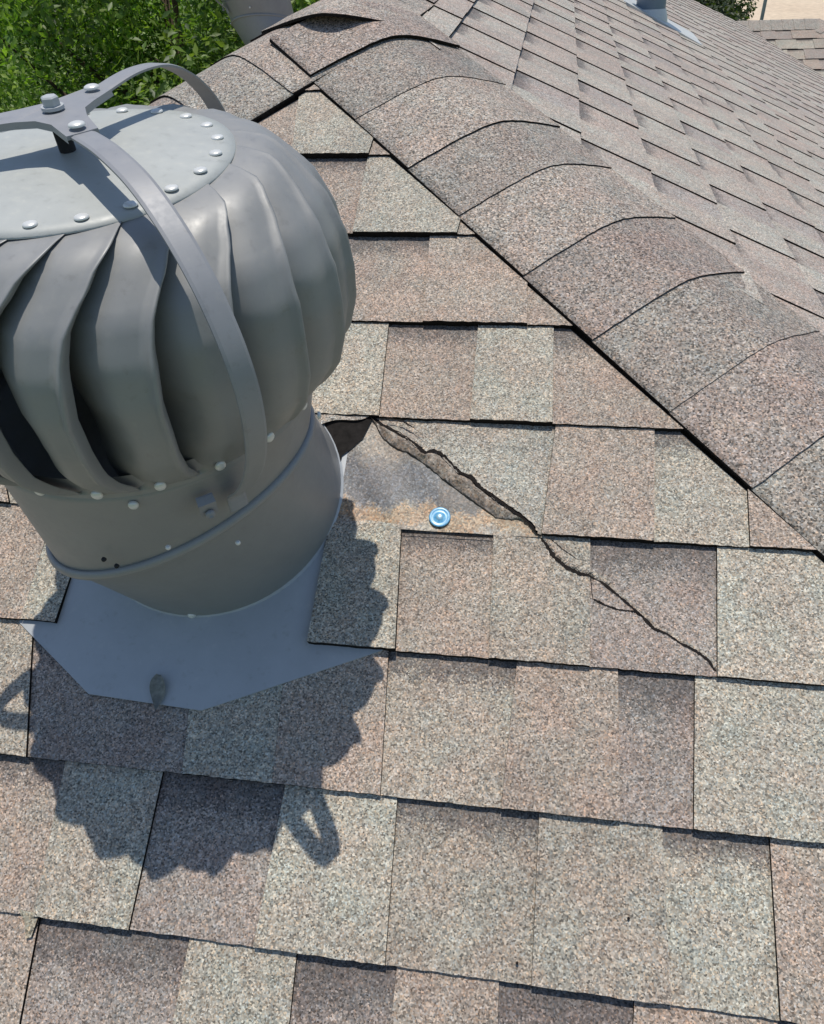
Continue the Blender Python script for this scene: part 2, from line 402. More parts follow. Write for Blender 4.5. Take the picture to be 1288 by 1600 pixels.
EXM = granule_mat('worn_asphalt', .55, 1.5, 520)
EXM.node_tree.nodes['Principled BSDF'].inputs['Roughness'].default_value = .5
ntx = EXM.node_tree
ex.build('exposed_underlayer', EXM, roof, 'worn grey and rust stained layer laid bare by the tear')
rb = MB(); A = resamp(CRACK1, 70); Bl = resamp(RIB_LO, 70); rows = [[] for _ in range(6)]; cols = []
rg = np.random.RandomState(2)
for i in range(70):
    e = math.sin(math.pi * min(1, i / 69 * 1.02)) ** .5; a = A[i] + rg.uniform(-.0006, .0006, 2) - np.array([.0024, .0030]); b = Bl[i] + rg.uniform(-.0005, .0005, 2)
    for q, (f, h) in enumerate([(0, .0035), (.08, .0075), (.35, .0095), (.65, .0080), (.93, .0062), (1, .0030)]):
        p = a + (b - a) * f; rows[q].append(npt(p[0], p[1], h * (.55 + .45 * e) + .0012 + .0007 * math.sin(i * .8 + q) + rg.uniform(-.0007, .0007)))
for q in range(6):
    for i in range(70):
        jj = .75 + .5 * rg.rand(); cols.append((.25 * jj, .215 * jj, .175 * jj, .0) if q < 4 else ((.17, .155, .14, .0) if q == 4 else (.05, .045, .04, 0)))
strip_poly(rb, rows, 0, cols, False)
rb.build('torn_shingle_strip', [EXM, EDGE], roof, 'folded grey strip of torn shingle along the crack')
def gash(mb, pts, wf, hf, mi=0, seed=1, lip=None):
    p = resamp(pts, 14 * len(pts)); n = len(p); r = random.Random(seed); L, R_ = [], []; wn = 0
    for i in range(n):
        t = p[min(i + 1, n - 1)] - p[max(i - 1, 0)]; t /= np.linalg.norm(t) + 1e-9; nn = np.array([-t[1], t[0]])
        wn = .7 * wn + .3 * r.uniform(-1, 1); ww = max(.0003, wf(i / (n - 1)) * (1 + .9 * wn)); c = p[i] + nn * r.uniform(-.0003, .0003)
        L.append((c + nn * ww / 2)); R_.append((c - nn * ww / 2))
    mb.add([npt(*q, hf(*q)) for q in L] + [npt(*q, hf(*q)) for q in R_], grid_faces(2, n), mi)
    return L, R_
def hs(u, v):
    s = (v - VB[2]) / (VB[1] - VB[2]); return .0068 * (1 - s) + .0012 + (.0033 if u < -.0993 else 0.0)
gm = MB()
L1, _ = gash(gm, CRACK2, lambda t: .0007 + .0044 * max(0, math.sin(math.pi * min(1, t * 2.6))) * (t < .385) + (.0019 + .0008 * math.sin(t * 30)) * (t >= .385), lambda u, v: hs(u, v) + .0005, 0, 5)
gash(gm, CRACK3, lambda t: .0006 if t < .33 else .0026 - .0010 * t, lambda u, v: hs(u, v) + .0005 + .003 * (u < -.097), 0, 6)
gash(gm, CRACK4, lambda t: .0009 * (1 - .5 * t), lambda u, v: hs(u, v) + .0008, 0, 7)
gash(gm, SLOT, lambda t: .0012, lambda u, v: .0052 + .0004, 0, 8)
gash(gm, [(-.342, -.0062), (-.323, -.0093), (-.3065, -.0190), (-.2895, -.0322)], lambda t: .0016 * math.sin(math.pi * min(1, t + .15)) + .0004, lambda u, v: .0112, 0, 12)
# black gap between the ribbon and the sound shingle
gash(gm, [(p[0] - .0012, p[1] - .0018) for p in CRACK1], lambda t: .0036 + .0015 * math.sin(t * 22), lambda u, v: .0088 - .004 * max(0, (v + .03) * 20 > 0), 0, 9)
gm.build('crack', EDGE, roof)
# raised granule lip along the upper side of the crack in the next course
lp = MB(); n = len(L1); rws = [[], [], []]; cl = []
for i in range(n):
    q = np.array(L1[i]); t = i / n; up = (.0024 if t < .42 else .0007) * (.6 + .3 * math.sin(i * .35) + rnd.uniform(-.35, .35)); o = np.array([.55, .84])
    h = hs(*q)
    if q[0] < -.0993 and (q + o * .008)[0] >= -.0993: h -= 0
    rws[0].append(npt(*q, h + up * .3)); rws[1].append(npt(*(q + o * .0016), h + up)); rws[2].append(npt(*(q + o * (.0065 if t < .42 else .0035)), hs(*(q + o * (.0065 if t < .42 else .0035))) + .0001))
for r_ in range(3): cl += [(.36, .315, .26, 0) if r_ < 2 else (*M_, 0)] * n
strip_poly(lp, rws, 0, cl, False)
lp.build('raised_crack_lip', GRAN, roof)
# curled, lifted corner of the torn shingle beside the vent, over a black sheet that paints hole and shadow together
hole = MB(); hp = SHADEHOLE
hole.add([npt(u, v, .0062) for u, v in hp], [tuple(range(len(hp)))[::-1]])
hole.build('shaded_hole_black', HOLE_SHADE, roof)
cu = MB(); rows = []; cols = []; nc = 24
for q, (f, hz) in enumerate([(0, .010), (.4, .019), (.8, .0245), (1.0, .0240)]):
    row = []
    for j in range(nc):
        t = j / (nc - 1); a = np.array([-.452 + (.452 - .361) * t, .006]); amp = (1 - t) ** .7
        dv = -.030 * f * (amp + .06 + .12 * math.sin(t * 9)); row.append(npt(a[0], a[1] - .002 * t + dv, .0075 + (hz - .010) * amp * .30 + .0006 * math.sin(t * 14 + q)))
    rows.append(row); cols += [(.36, .33, .29, 0)] * nc
strip_poly(cu, rows, 0, cols, True)
strip_poly(cu, [rows[-1], [np.array(p) - NN * .0035 + NV * .0015 for p in rows[-1]], [np.array(p) - NN * .004 for p in rows[0]]], 1)
cu.build('curled_shingle_corner', [GRAN, EDGE], roof, 'lifted curled shingle corner with black underside beside the vent')
# small torn chip under a butt edge at the lower left, and tar specks
ch = MB(); a, b, c_ = [np.array(p) for p in DEB]
pp = [npt(a[0] - .002, a[1] + .004, .009), npt(b[0] + .001, b[1] + .004, .009), npt(b[0] - .001, c_[1] - .006, .0085), npt(b[0] - .006, c_[1] - .008, .0085), npt(a[0] + .008, a[1] - .006, .0088)]
ch.add(pp + [np.array(p) - NN * .002 for p in pp], [(0, 4, 3, 2, 1)] + [(i, (i + 1) % 5, 5 + (i + 1) % 5, 5 + i) for i in range(5)], [0] + [1] * 5, [(.36, .32, .24, 0)] * 10)
ch.build('shingle_chip', [GRAN, EDGE], roof)
dt = MB()
for i, (u, v) in enumerate(DOTS[:2]):
    vs = [npt(u + (.0011 if i != 2 else .0026) * math.cos(k * .7) * (1 + .2 * math.sin(k * 3)), v + (.0012 if i != 2 else .0007) * math.sin(k * .7), .0112 if i < 3 else .0125) for k in range(9)]
    dt.add(vs + [p - NN * .006 for p in vs], [tuple(range(9))] + [(k, (k + 1) % 9, 9 + (k + 1) % 9, 9 + k) for k in range(9)])
dt.build('tar_speck', EDGE, roof)
# ---------------------------------------------------------------- hip crests
Q0 = np.array([HIP0, 0, 0.])
vA = .832; APEX = npt(n_left(vA) - .18, vA); APEX = Q0 + CREST_D * ((APEX - Q0) @ CREST_D)
DL = npt(n_left(.2) - .18, .2) - APEX; DL /= np.linalg.norm(DL)
LN = np.cross(DL, RU); LN = LN if LN[2] > 0 else -LN; LN /= np.linalg.norm(LN)
LU = -RU / np.linalg.norm(RU); LV = np.cross(LN, LU)
class Frame:
    def __init__(s, o, u, v): s.o, s.u, s.v = np.array(o), u, v; s.nrm = np.cross(u, v); s.nrm /= np.linalg.norm(s.nrm)
    def __call__(s, u, v, h=0.): return s.o + s.u * u + s.v * v + s.nrm * h
    def inv(s, P): return np.linalg.solve(np.stack([s.u, s.v, s.nrm], 1), np.array(P, float) - s.o)
lfr = Frame(APEX, LU, LV)
def perp(D, nrm, toward):
    p = np.cross(nrm, D); p /= np.linalg.norm(p); return p if p @ toward > 0 else -p
def cap(O, D, d1, d2, s0, col, length=.29, w1=.163, w2=.152, h0=.0175, h1_=.0120, r=.055, skirt=.013, sweep=None, parent=None, name='cap_shingle', label=None, seed=0, droop=0):
    """bent cap shingle; lower edge at s0, running in direction D (uphill)"""
    mb = MB(); rr = random.Random(seed * 7 + 3); up = -(d1 + d2); up /= np.linalg.norm(up)
    aa = np.r_[np.linspace(-w1, -.06, 7), np.linspace(-.05, .05, 13), np.linspace(.06, w2, 7)]
    ss = [0, .006, length * .2, length * .42, length * .7, length]; top = []; nc = len(aa); wv = [rr.uniform(-1, 1) * .0007 for _ in aa]; hv = rr.uniform(0, .0012)
    for q in ss:
        for j, a in enumerate(aa):
            f1 = (-a + math.sqrt(a * a + r * r)) / 2; f2 = (a + math.sqrt(a * a + r * r)) / 2
            h = h0 + hv + (h1_ - h0) * q / length - .0012 * abs(a) / w1
            s = s0 + q + (wv[j] if q == 0 else 0) + (sweep(a) if sweep else 0)
            top.append(O + D * s + d1 * f1 + d2 * f2 + up * h - np.array([0, 0, droop * max(0, -s)]))
    fs = grid_faces(len(ss), nc); mi = [0] * len(fs); t_ = 1 + rr.uniform(-.04, .04)
    cols = [(*[c * t_ for c in col], 0)] * len(top); allv = list(top)
    b = len(allv); allv += [p - up * .0045 + D * .001 for p in top[:nc]]; fs += [(j, j + 1, b + j + 1, b + j) for j in range(nc - 1)]; mi += [1] * (nc - 1)
    for side in (0, nc - 1):
        idx = [k * nc + side for k in range(len(ss))]; b = len(allv); allv += [allv[k] - up * skirt for k in idx]
        fs += [(idx[k], idx[k + 1], b + k + 1, b + k) for k in range(len(idx) - 1)]; mi += [1] * (len(idx) - 1)
    cols += [(.02, .02, .02, 0)] * (len(allv) - len(cols)); mb.add(allv, fs, mi, cols)
    for i in range(len(mb.sm)): mb.sm[i] = mb.mi[i] == 0
    return mb.build(name, [CAPM, EDGE], parent, label)
d1 = perp(CREST_D, NN, np.array([-1, -1, 0])); d2 = perp(CREST_D, RN, np.array([1, 1, 0]))
def batten(p, q, a, b, name):
    mb = MB(); z = np.array([0, 0, .004]); z2 = np.array([0, 0, .022]); vs = [p + a * .1 - z, p - z2, p + b * .1 - z, q + a * .1 - z, q - z2, q + b * .1 - z]
    mb.add(vs + [v - z * 1.2 for v in vs], [(0, 1, 4, 3), (1, 2, 5, 4), (6, 9, 10, 7), (7, 10, 11, 8), (0, 3, 9, 6), (2, 8, 11, 5), (0, 6, 7, 1), (1, 7, 8, 2)])
    return mb.build(name, EDGE, roof)
hip_r = batten(Q0 - CREST_D * .8, APEX, d1, d2, 'hip_cap')
CG, CP, CD, CB = (.335, .308, .265), (.362, .315, .268), (.300, .268, .232), (.318, .268, .232)
ccs = [CB, CD, CP, CD, CP, CB, CD, CB, CG, CP, CB]
s_list = [(npt(*p) - Q0) @ CREST_D for p in CAPS]
while len(s_list) < 15: s_list.append(s_list[-1] - .133)
for i, s0 in enumerate(s_list):
    cap(Q0, CREST_D, d1, d2, s0, ccs[i % len(ccs)], parent=hip_r, seed=i, h0=.0165 if i else .020, h1_=.0115 if i else .018, length=(.125, .25)[i] if i < 2 else .29, skirt=.013 if i else .006)
e1_ = perp(DL, NN, np.array([1, -1, 0])); e2_ = perp(DL, LN, np.array([-1, 1, 0]))
hip_l = batten(APEX + DL * 1.7, APEX, e1_, e2_, 'hip_cap')
sl0 = (npt(*LCAP[1]) - APEX) @ DL
for i in range(0, 12):
    s0 = sl0 + .133 * i
    cap(APEX, -DL, e1_, e2_, -s0, [CP, CG, CB, CP, CG][i % 5], parent=hip_l, seed=40 + i, h0=.0175, h1_=.0120, length=(.115, .24)[i] if i < 2 else .29)
# ridge
RDn = RU / np.linalg.norm(RU)
g1 = perp(RDn, LN, np.array([-1, 0, 0])); g2 = perp(RDn, RN, np.array([1, 0, 0]))
ridge = batten(APEX + RDn * .02, APEX + RDn * 6.6, g1, g2, 'ridge_cap')
for i in range(50):
    s0 = -.112 + .133 * i
    cap(APEX, RDn, g1, g2, s0, [CP, CG, CP, CB, CG][i % 5] if i else CP, parent=ridge, seed=80 + i, h0=.022 if i == 0 else .016, h1_=.013 if i == 0 else .010,
        skirt=.006 if i == 0 else .011, sweep=(lambda a: 1.0 * (math.sqrt(a * a + .0049) - .07)) if i == 0 else None, droop=.13 if i == 0 else 0, length=.29, w1=.16, w2=.135)
# ---------------------------------------------------------------- far slopes
far0, far1, far2 = [ruv(p) for p in RFAR]
ap_uv = ruv(APEX)
cdir = np.array(ruv(APEX)) - np.array(ruv(Q0)); 
def r_hip(V): 
    return ruv(Q0)[0] + cdir[0] * (V - ruv(Q0)[1]) / cdir[1]
def r_far(V):
    a = far0[0] + (far1[0] - far0[0]) * (V - far0[1]) / (far1[1] - far0[1])
    b = far1[0] + (far2[0] - far1[0]) * (V - far1[1]) / (far2[1] - far1[1])
    return b if V < far1[1] else a
side = MB(); k = -2
Vapex = ap_uv[1]
kmax = 34
while k < kmax:
    vb = -(ORI['ra'] + k * ORI['sp']); vt = vb + ORI['sp']
    if vb > Vapex - .02: k += 1; continue
    vt_ = min(vt, Vapex - .01)
    u = r_hip(vb) - rnd.uniform(0, .2) - .1; t = rnd.random() < .5; cprev = 'G'
    hi = max(r_far(vb), r_far(vt_))
    while u < hi:
        wd = rnd.uniform(.085, .15); sk = rnd.uniform(-.003, .003)
        c = rnd.choice('GPMDP' if not t else 'GPMGP'); col = CC[c]
        col = tuple(.72 * x + .28 * y + .035 for x, y in zip(col, (.45, .40, .37)))  # tab colours lifted paler, putting the glare on this slope into the tint
        seg(side, rpt, vb, vt_, (u, u + wd - G2), (u + sk, u + wd + sk - G2), t, col, not t, 0, lambda v: r_hip(v) + .10, r_far, nu=2, ext=.3, band_len=rnd.uniform(.25, .4))
        u += wd; t = not t
    k += 1
side.build('side_slope', [GRAN, EDGE], roof)
lft = MB(); du = lfr.inv(APEX + DL); 
for k in range(0, 18):
    vb = -.02 - .143 * (k + 1); vt = vb + .143
    uh = du[0] * vb / du[1]; u = -7.2; t = rnd.random() < .5
    um = lambda v: du[0] * v / du[1] - .09
    while u < uh + .1:
        wd = rnd.uniform(.14, .24)
        seg(lft, lfr, vb, vt, (u, u + wd), (u, u + wd), t, CC[rnd.choice('GPMD')], not t, 0, None, um, nu=2, ext=.2); u += wd; t = not t
lft.build('rear_slope', [GRAN, EDGE], roof)
# projecting wing: its ridge runs to the right from the far end of the side slope
W0 = np.array(RFAR[1]); WT = .46
wf = Frame(W0 + np.array([0, 0, 0]), np.array([1., 0, 0]), np.array([0, 1 / math.sqrt(1 + WT * WT), WT / math.sqrt(1 + WT * WT)]))
wing = MB(); v2 = wf.inv(RFAR[2])
wr_len = .66
vrat = v2[0] / v2[1]
for k in range(22):
    vb = -.143 * (k + 1) + .02; vt = min(vb + .143, -.001)
    a = vb * vrat - .25; b = wr_len - vb * .9 * .98; u = a; t = rnd.random() < .5
    while u < b:
        wd = rnd.uniform(.1, .2)
        seg(wing, wf, vb, vt, (u, u + wd), (u, u + wd), t, tuple(x * 1.0 for x in CC[rnd.choice('GPMGD')]), not t, 0, lambda v: v * vrat - .25, lambda v: wr_len - v * .88, nu=2, ext=.2); u += wd; t = not t
# back and end faces of the wing
A0, A1 = W0, W0 + np.array([wr_len, 0, 0]); dn = 2.6
B1 = A1 + np.array([dn, -dn, -dn * WT]); B2 = A1 + np.array([dn, dn, -dn * WT]); B3 = A0 + np.array([-.6, dn, -dn * WT])
wing.add([A0, A1, B2, B3, B1], [(0, 1, 2, 3), (1, 4, 2)], 0, [(*P_, 0)] * 5)
wing.build('wing_slope', [GRAN, EDGE], roof)
wr = MB()
for k in range(9):
    c0 = A0 + np.array([-.1 + .13 * k * .7, 0, 0]); e = np.array([.12, 0, 0])
    prof = [(-.13, -.13 * WT + .006), (-.03, .004), (0, .012), (.03, .004), (.13, -.13 * WT + .006)]
    vs = [c0 + np.array([0, y, z + .006]) for y, z in prof] + [c0 + e + np.array([0, y, z + .002]) for y, z in prof]
    if c0[0] + .12 > A1[0] + .02: break
    wr.add(vs + [v - np.array([0, 0, .008]) for v in vs], grid_faces(2, 5) + [(0 + i, i + 1, 10 + i + 1, 10 + i) for i in range(4)], [0] * 4 + [1] * 4, [(*CG, 0)] * 20)
Dh = np.array([1., -1, -WT]); Dh /= np.linalg.norm(Dh); nh = np.array([1., 1, 0]) / math.sqrt(2)
for k in range(24):
    c0 = A1 + Dh * (.0 + .133 * k); e = Dh * .135
    dN = np.array([-1., -1, -WT]) / 2.1 * .12 * 2; 
    pr = [np.array([-.10, -.10, -.10 * WT * 1.0]), np.array([0, 0, .012]), np.array([.10, .10, -.10 * WT])]
    vs = [c0 + p + np.array([0, 0, .004]) for p in pr] + [c0 + e + p + np.array([0, 0, .010]) for p in pr]
    wr.add(vs, grid_faces(2, 3), 0, [(*(CG if k % 2 else CP), 0)] * 6)
wr.build('wing_ridge_cap', [CAPM, EDGE], roof)
# walls and eaves fascia below the slopes
STUC = plain('wall_brick_paint', (.42, .36, .30), .85, .2, nz=8, bump=.002)
wl = MB(); zE = -1.35
def boxv(mb, x0, y0, z0, x1, y1, z1, mi=0):
    mb.add([(x0, y0, z0), (x1, y0, z0), (x1, y1, z0), (x0, y1, z0), (x0, y0, z1), (x1, y0, z1), (x1, y1, z1), (x0, y1, z1)],
           [(0, 3, 2, 1), (4, 5, 6, 7), (0, 1, 5, 4), (1, 2, 6, 5), (2, 3, 7, 6), (3, 0, 4, 7)], mi)
boxv(wl, -3.0, -1.9, -3.7, 2.6, 6.3, -1.42)
wl.build('wall', STUC, roof)
# ---------------------------------------------------------------- turbine vent
SCL = .98266; CAMV = np.array(CAMP)
TO = CAMV + (np.array([T[0], T[1], 0]) - CAMV) * SCL
TD = np.array([T[2], T[3], 1.]); TD /= np.linalg.norm(TD)
E1 = np.cross([0, 1., 0], TD); E1 /= np.linalg.norm(E1); E2 = np.cross(TD, E1)
ZT, ZB, RTOP, RB = T[4] * SCL, T[8] * SCL, T[5] * SCL, T[9] * SCL
PH, DP, PHB = T[6], T[7], T[10]; DPH = 2 * math.pi / 21
def tp(r, z, a): return TO + TD * z + r * (math.cos(a) * E1 + math.sin(a) * E2)
def radial(a): return math.cos(a) * E1 + math.sin(a) * E2
BASE = npt(-.535, -.115)
vent = empty('turbine_vent', BASE, 'large grey turbine roof vent with curved vanes casting its shadow on the shingles', 'roof vent', 'turbine vents on the roof')
def upd(): bpy.context.view_layer.update()
# base flashing
fl = MB(); A_, B_, C_, D2_ = FLASH
ux = [-.7268, -.70, -.66, -.6199, -.58, -.54, -.4921, -.45, -.41, -.37, -.34, -.3113]
def flow(u):
    return float(np.interp(u, [A_[0], B_[0], C_[0], D2_[0]], [A_[1], B_[1], C_[1], D2_[1]]))
vr = lambda u: [flow(u), flow(u) * .66 + -.287 * .34, flow(u) * .33 - .287 * .67, -.2868, -.24, -.20, -.16, -.10, -.02]
rows = [[], [], [], [], [], [], [], [], []]
for u in ux:
    for i, v in enumerate(vr(u)):
        uu = u
        if i > 3: uu = max(-.690, min(-.384, u))
        v = min(v, -.2868) if i <= 3 else v
        h = np.interp(v, [-.37, -.2868, -.2, 0], [.0098, .0060, .0050, .0040]) + .0004 * math.sin(u * 60) * (i < 2)
        rows[i].append(npt(uu, v, h))
strip_poly(fl, rows, 0, None, True)
strip_poly(fl, [rows[0], [np.array(p) - NN * .0016 for p in rows[0]]], 0)
# lip stood up round the collar
lipr = []
for rr_, hh in ((.154, .0052), (.1525, .0065), (.1512, .0085)):
    lipr.append([npt(-.535 + rr_ * math.cos(t), -.115 + rr_ * math.sin(t), hh) for t in np.linspace(0, 2 * math.pi, 65)])
strip_poly(fl, lipr, 0, None, True)
fl.build('base_flashing', MFLASH, vent)
# lower collar: from the roof plane to the slanted bead
RC = np.array(RING); RDv = np.array([-.3356, -.0503, 1.]); RDv /= np.linalg.norm(RDv)
F1 = np.cross([0, 1., 0], RDv); F1 /= np.linalg.norm(F1); F2 = np.cross(RDv, F1)
def ringp(r, a, c=RC, off=0): return c + RDv * off + r * (math.cos(a) * F1 + math.sin(a) * F2)
AN = np.linspace(0, 2 * math.pi, 97)
lc = MB(); rows = []
for f in (0, .25, .5, .75, 1):
    row = []
    for a in AN:
        p = npt(-.535 + .1515 * math.cos(a), -.115 + .1515 * math.sin(a), .004); q = ringp(.1500, a)
        row.append(p * (1 - f) + q * f)
    rows.append(row)
strip_poly(lc, rows, 0, None, True)
lc.build('lower_collar', MGREY, vent)
uc = MB(); rows = []
for f in (0, .3, .6, .9, 1.0, 1.0):
    row = []
    for a in AN:
        p = ringp(.1478, a); q = tp(.1535, ZB - .004, a); row.append(p * (1 - f) + q * f + (0 if f < 1 or len(rows) < 5 else -radial(a) * .012))
    rows.append(row)
strip_poly(uc, rows, 0, None, True)
upc = uc.build('upper_collar', MGREY, vent)
bd = MB(); nb = 96; vs = []
for i in range(nb):
    a = 2 * math.pi * i / nb; c = ringp(.1500, a); rd = math.cos(a) * F1 + math.sin(a) * F2
    for k in range(10):
        t = 2 * math.pi * k / 10; vs.append(c + rd * .0042 * math.cos(t) + RDv * .0052 * math.sin(t))
fs = [(i * 10 + k, i * 10 + (k + 1) % 10, ((i + 1) % nb) * 10 + (k + 1) % 10, ((i + 1) % nb) * 10 + k) for i in range(nb) for k in range(10)]
bd.add(vs, fs, smooth=True); bd.build('collar_bead', MGREY, vent)
# head profile: fraction of height -> radius (for the outermost vane edge)
PF = [(0, .158), (.04, .1655), (.1, .1755), (.2, .1885), (.35, .1960), (.5, .197), (.65, .1935), (.8, .182), (.9, .165), (.96, .148), (1.0, .118)]
PF = [(a, b * SCL * 1.008) for a, b in PF]
OFF = [(0, .45), (.12, .30), (.25, .25), (.5, .26), (.7, .38), (.8, .52), (.86, .72), (.92, 1.0), (.97, 1.4), (1.0, 1.75)]
ip = lambda tb, x: float(np.interp(x, [a for a, _ in tb], [b for _, b in tb]))
HH = ZT - ZB
def vane_mesh(k):
    mb = MB(); zs = np.r_[np.linspace(0, .12, 5), np.linspace(.17, .83, 19), np.linspace(.87, 1.0, 8)]
    sv_ = [0, .10, .2, .3, .4, .5, .6, .72, .84, .885, .91, .93, .95, .97, .985, 1.0]; rows = []
    for z in zs:
        row = []; R0 = ip(PF, z); m = math.sin(math.pi * min(1, max(0, z))) ** .45 if 0 < z < 1 else 0; lowm = math.exp(-((z - .34) / .26) ** 2)
        top = max(0, (z - .82) / .18)
        o = ip(OFF, z); wdt = 1.50 - .15 * (1 - m) - .34 * lowm
        for s in sv_:
            a = PH + DPH * (k + o - wdt * (1 - s)) - .0 
            dep = .046 * m * max(0, (.66 - s) / .66) ** 1.25 + .006 * m * (1 - s)
            lip = .0066 * m * math.sin(math.pi * min(1, max(0, (s - .88) / .12))) if s > .88 else 0
            cur = -.0065 * m * max(0, (s - .965) / .035)
            r = R0 - dep + lip + cur - .0012 * (1 - s) * (1 - m)
            zz = ZB + HH * (z if z < .9 else .9 + (1 - ((1 - z) / .1) ** 1.7) * .098) + (.0015 * s - .001)
            row.append(tp(r, zz, a))
        rows.append(row)
    strip_poly(mb, rows, 0, None, True)
    # thickness
    nr, ncc = len(rows), len(rows[0]); allp = [p for r in rows for p in r]; cen = TO + TD * (ZB + HH * .5)
    ins = [p + (cen - p) / np.linalg.norm(cen - p) * .0009 for p in allp]
    edge = [i * ncc + ncc - 1 for i in range(nr)]
    mb.add([allp[i] for i in edge] + [ins[i] for i in edge], [(i, i + 1, nr + i + 1, nr + i) for i in range(nr - 1)])
    return mb
upd()
for k in range(21):
    o = vane_mesh(k).build('vane', MGREY, vent)
    rv = MB(); a = PHB + DPH * k; dome(rv, tp(RB * 1.0 + .0050, ZB + .0055, a), radial(a) - TD * .1, .0046, .0022)
    r_ = rv.build('rivet', MRIVET, None); r_.parent = o; r_.location = Vector(-BASE)
bandm = MB(); rows = []
for z, r in ((-.006, .1575), (.004, .1572), (.012, .160), (.020, .163)):
    rows.append([tp(r * SCL - .0006, ZB + z, a) for a in AN])
strip_poly(bandm, rows, 0, None, True)
rows = [[tp(r, ZB - .005, a) for a in AN] for r in (.153, .08, .02)]
strip_poly(bandm, rows, 0, None, True)
bandm.build('lower_ring', MGREY, vent)
# top cap disc
dc = MB(); rows = []
RD = .1235 * SCL
for q, z in ((.03, .010), (.2, .0095), (.45, .0078), (.7, .005), (.9, .0022), (1.0, .0006), (1.0, -.0010)):
    rows.append([tp(RD * q, ZT + z + .0015 * math.sin(a * 3) * (q > .5) * .3, a) for a in AN])
strip_poly(dc, rows, 0, None, True)
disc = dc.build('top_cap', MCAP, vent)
for k in range(21):
    a = PH + DPH * k; rv = MB(); dome(rv, tp(RTOP, ZT + .0032, a), TD, .0050, .0016)
    r_ = rv.build('rivet', MRIVET, None); r_.parent = disc; r_.location = Vector(-BASE)
# shaft, bracket with three arms, bolt
sh = MB(); tube(sh, [tp(0, ZB - .02, 0), tp(0, .3745, 0)], .006, 12); sh.build('shaft', MDARK, vent)
ZK = .3760
ANG = [math.radians(-44.5), math.radians(80), math.radians(201)]
bk = MB(); out = []
for i, a in enumerate(ANG):
    b2 = a + math.radians(60)
    for da, r, in ((-.20, .056), (.20, .056)): out.append((a + da, r))
    for q in (.50, 1.047, 1.60): out.append((a + q, .030 if q != 1.047 else .022))
tv = [tp(r, ZK - .05 * r, a) for a, r in out]; bv = [tp(r, ZK - .05 * r - .0028, a) for a, r in out]; n = len(out)
bk.add(tv + bv, [tuple(range(n)), tuple(range(n, 2 * n))[::-1]] + [(i, (i + 1) % n, n + (i + 1) % n, n + i) for i in range(n)])
fv = [tp(r * 1.01, ZK - .05 * r - .0048, a) for a, r in out]
bk.add([bv[i] for i in range(n)] + fv, [(i, (i + 1) % n, n + (i + 1) % n, n + i) for i in range(n) if i % 5 in (1, 2, 3, 4)])
brk = bk.build('top_bracket', MSTRAP, vent)
bt = MB(); vs = []
for z in (0, .0065):
    for k in range(6): vs.append(tp(.0062, ZK + .001 + z, k * math.pi / 3 + .2))
for k in range(6): vs.append(tp(.0050, ZK + .0085, k * math.pi / 3 + .2))
bt.add(vs, grid_faces(3, 6, True) + [tuple(range(12, 18))]); 
vs = [tp(.0080, ZK + z, 2 * math.pi * k / 20) for z in (0, .0022) for k in range(20)]; bt.add(vs, grid_faces(2, 20, True) + [tuple(range(20, 40))])
bo = bt.build('bolt', MFLASH, None); bo.parent = brk; bo.location = Vector(-BASE)
SP = [(.040, .3765), (.066, .3785), (.100, .379), (.136, .375), (.160, .368), (.182, .357), (.200, .344), (.216, .328), (.229, .308), (.238, .286), (.242, .262), (.240, .236), (.232, .208), (.218, .180), (.200, .154), (.182, .133), (.166, .118), (.157, .108), (.156, .098), (.156, .092)]
def smooth(p, n=170):
    p = np.array(p); t = np.arange(len(p)); q = np.linspace(0, len(p) - 1, n); o = []
    for x in q:
        i = int(min(x, len(p) - 2)); f = x - i; P = [p[max(i - 1, 0)], p[i], p[i + 1], p[min(i + 2, len(p) - 1)]]
        o.append(.5 * ((2 * P[1]) + (P[2] - P[0]) * f + (2 * P[0] - 5 * P[1] + 4 * P[2] - P[3]) * f * f + (-P[0] + 3 * P[1] - 3 * P[2] + P[3]) * f ** 3))
    return o
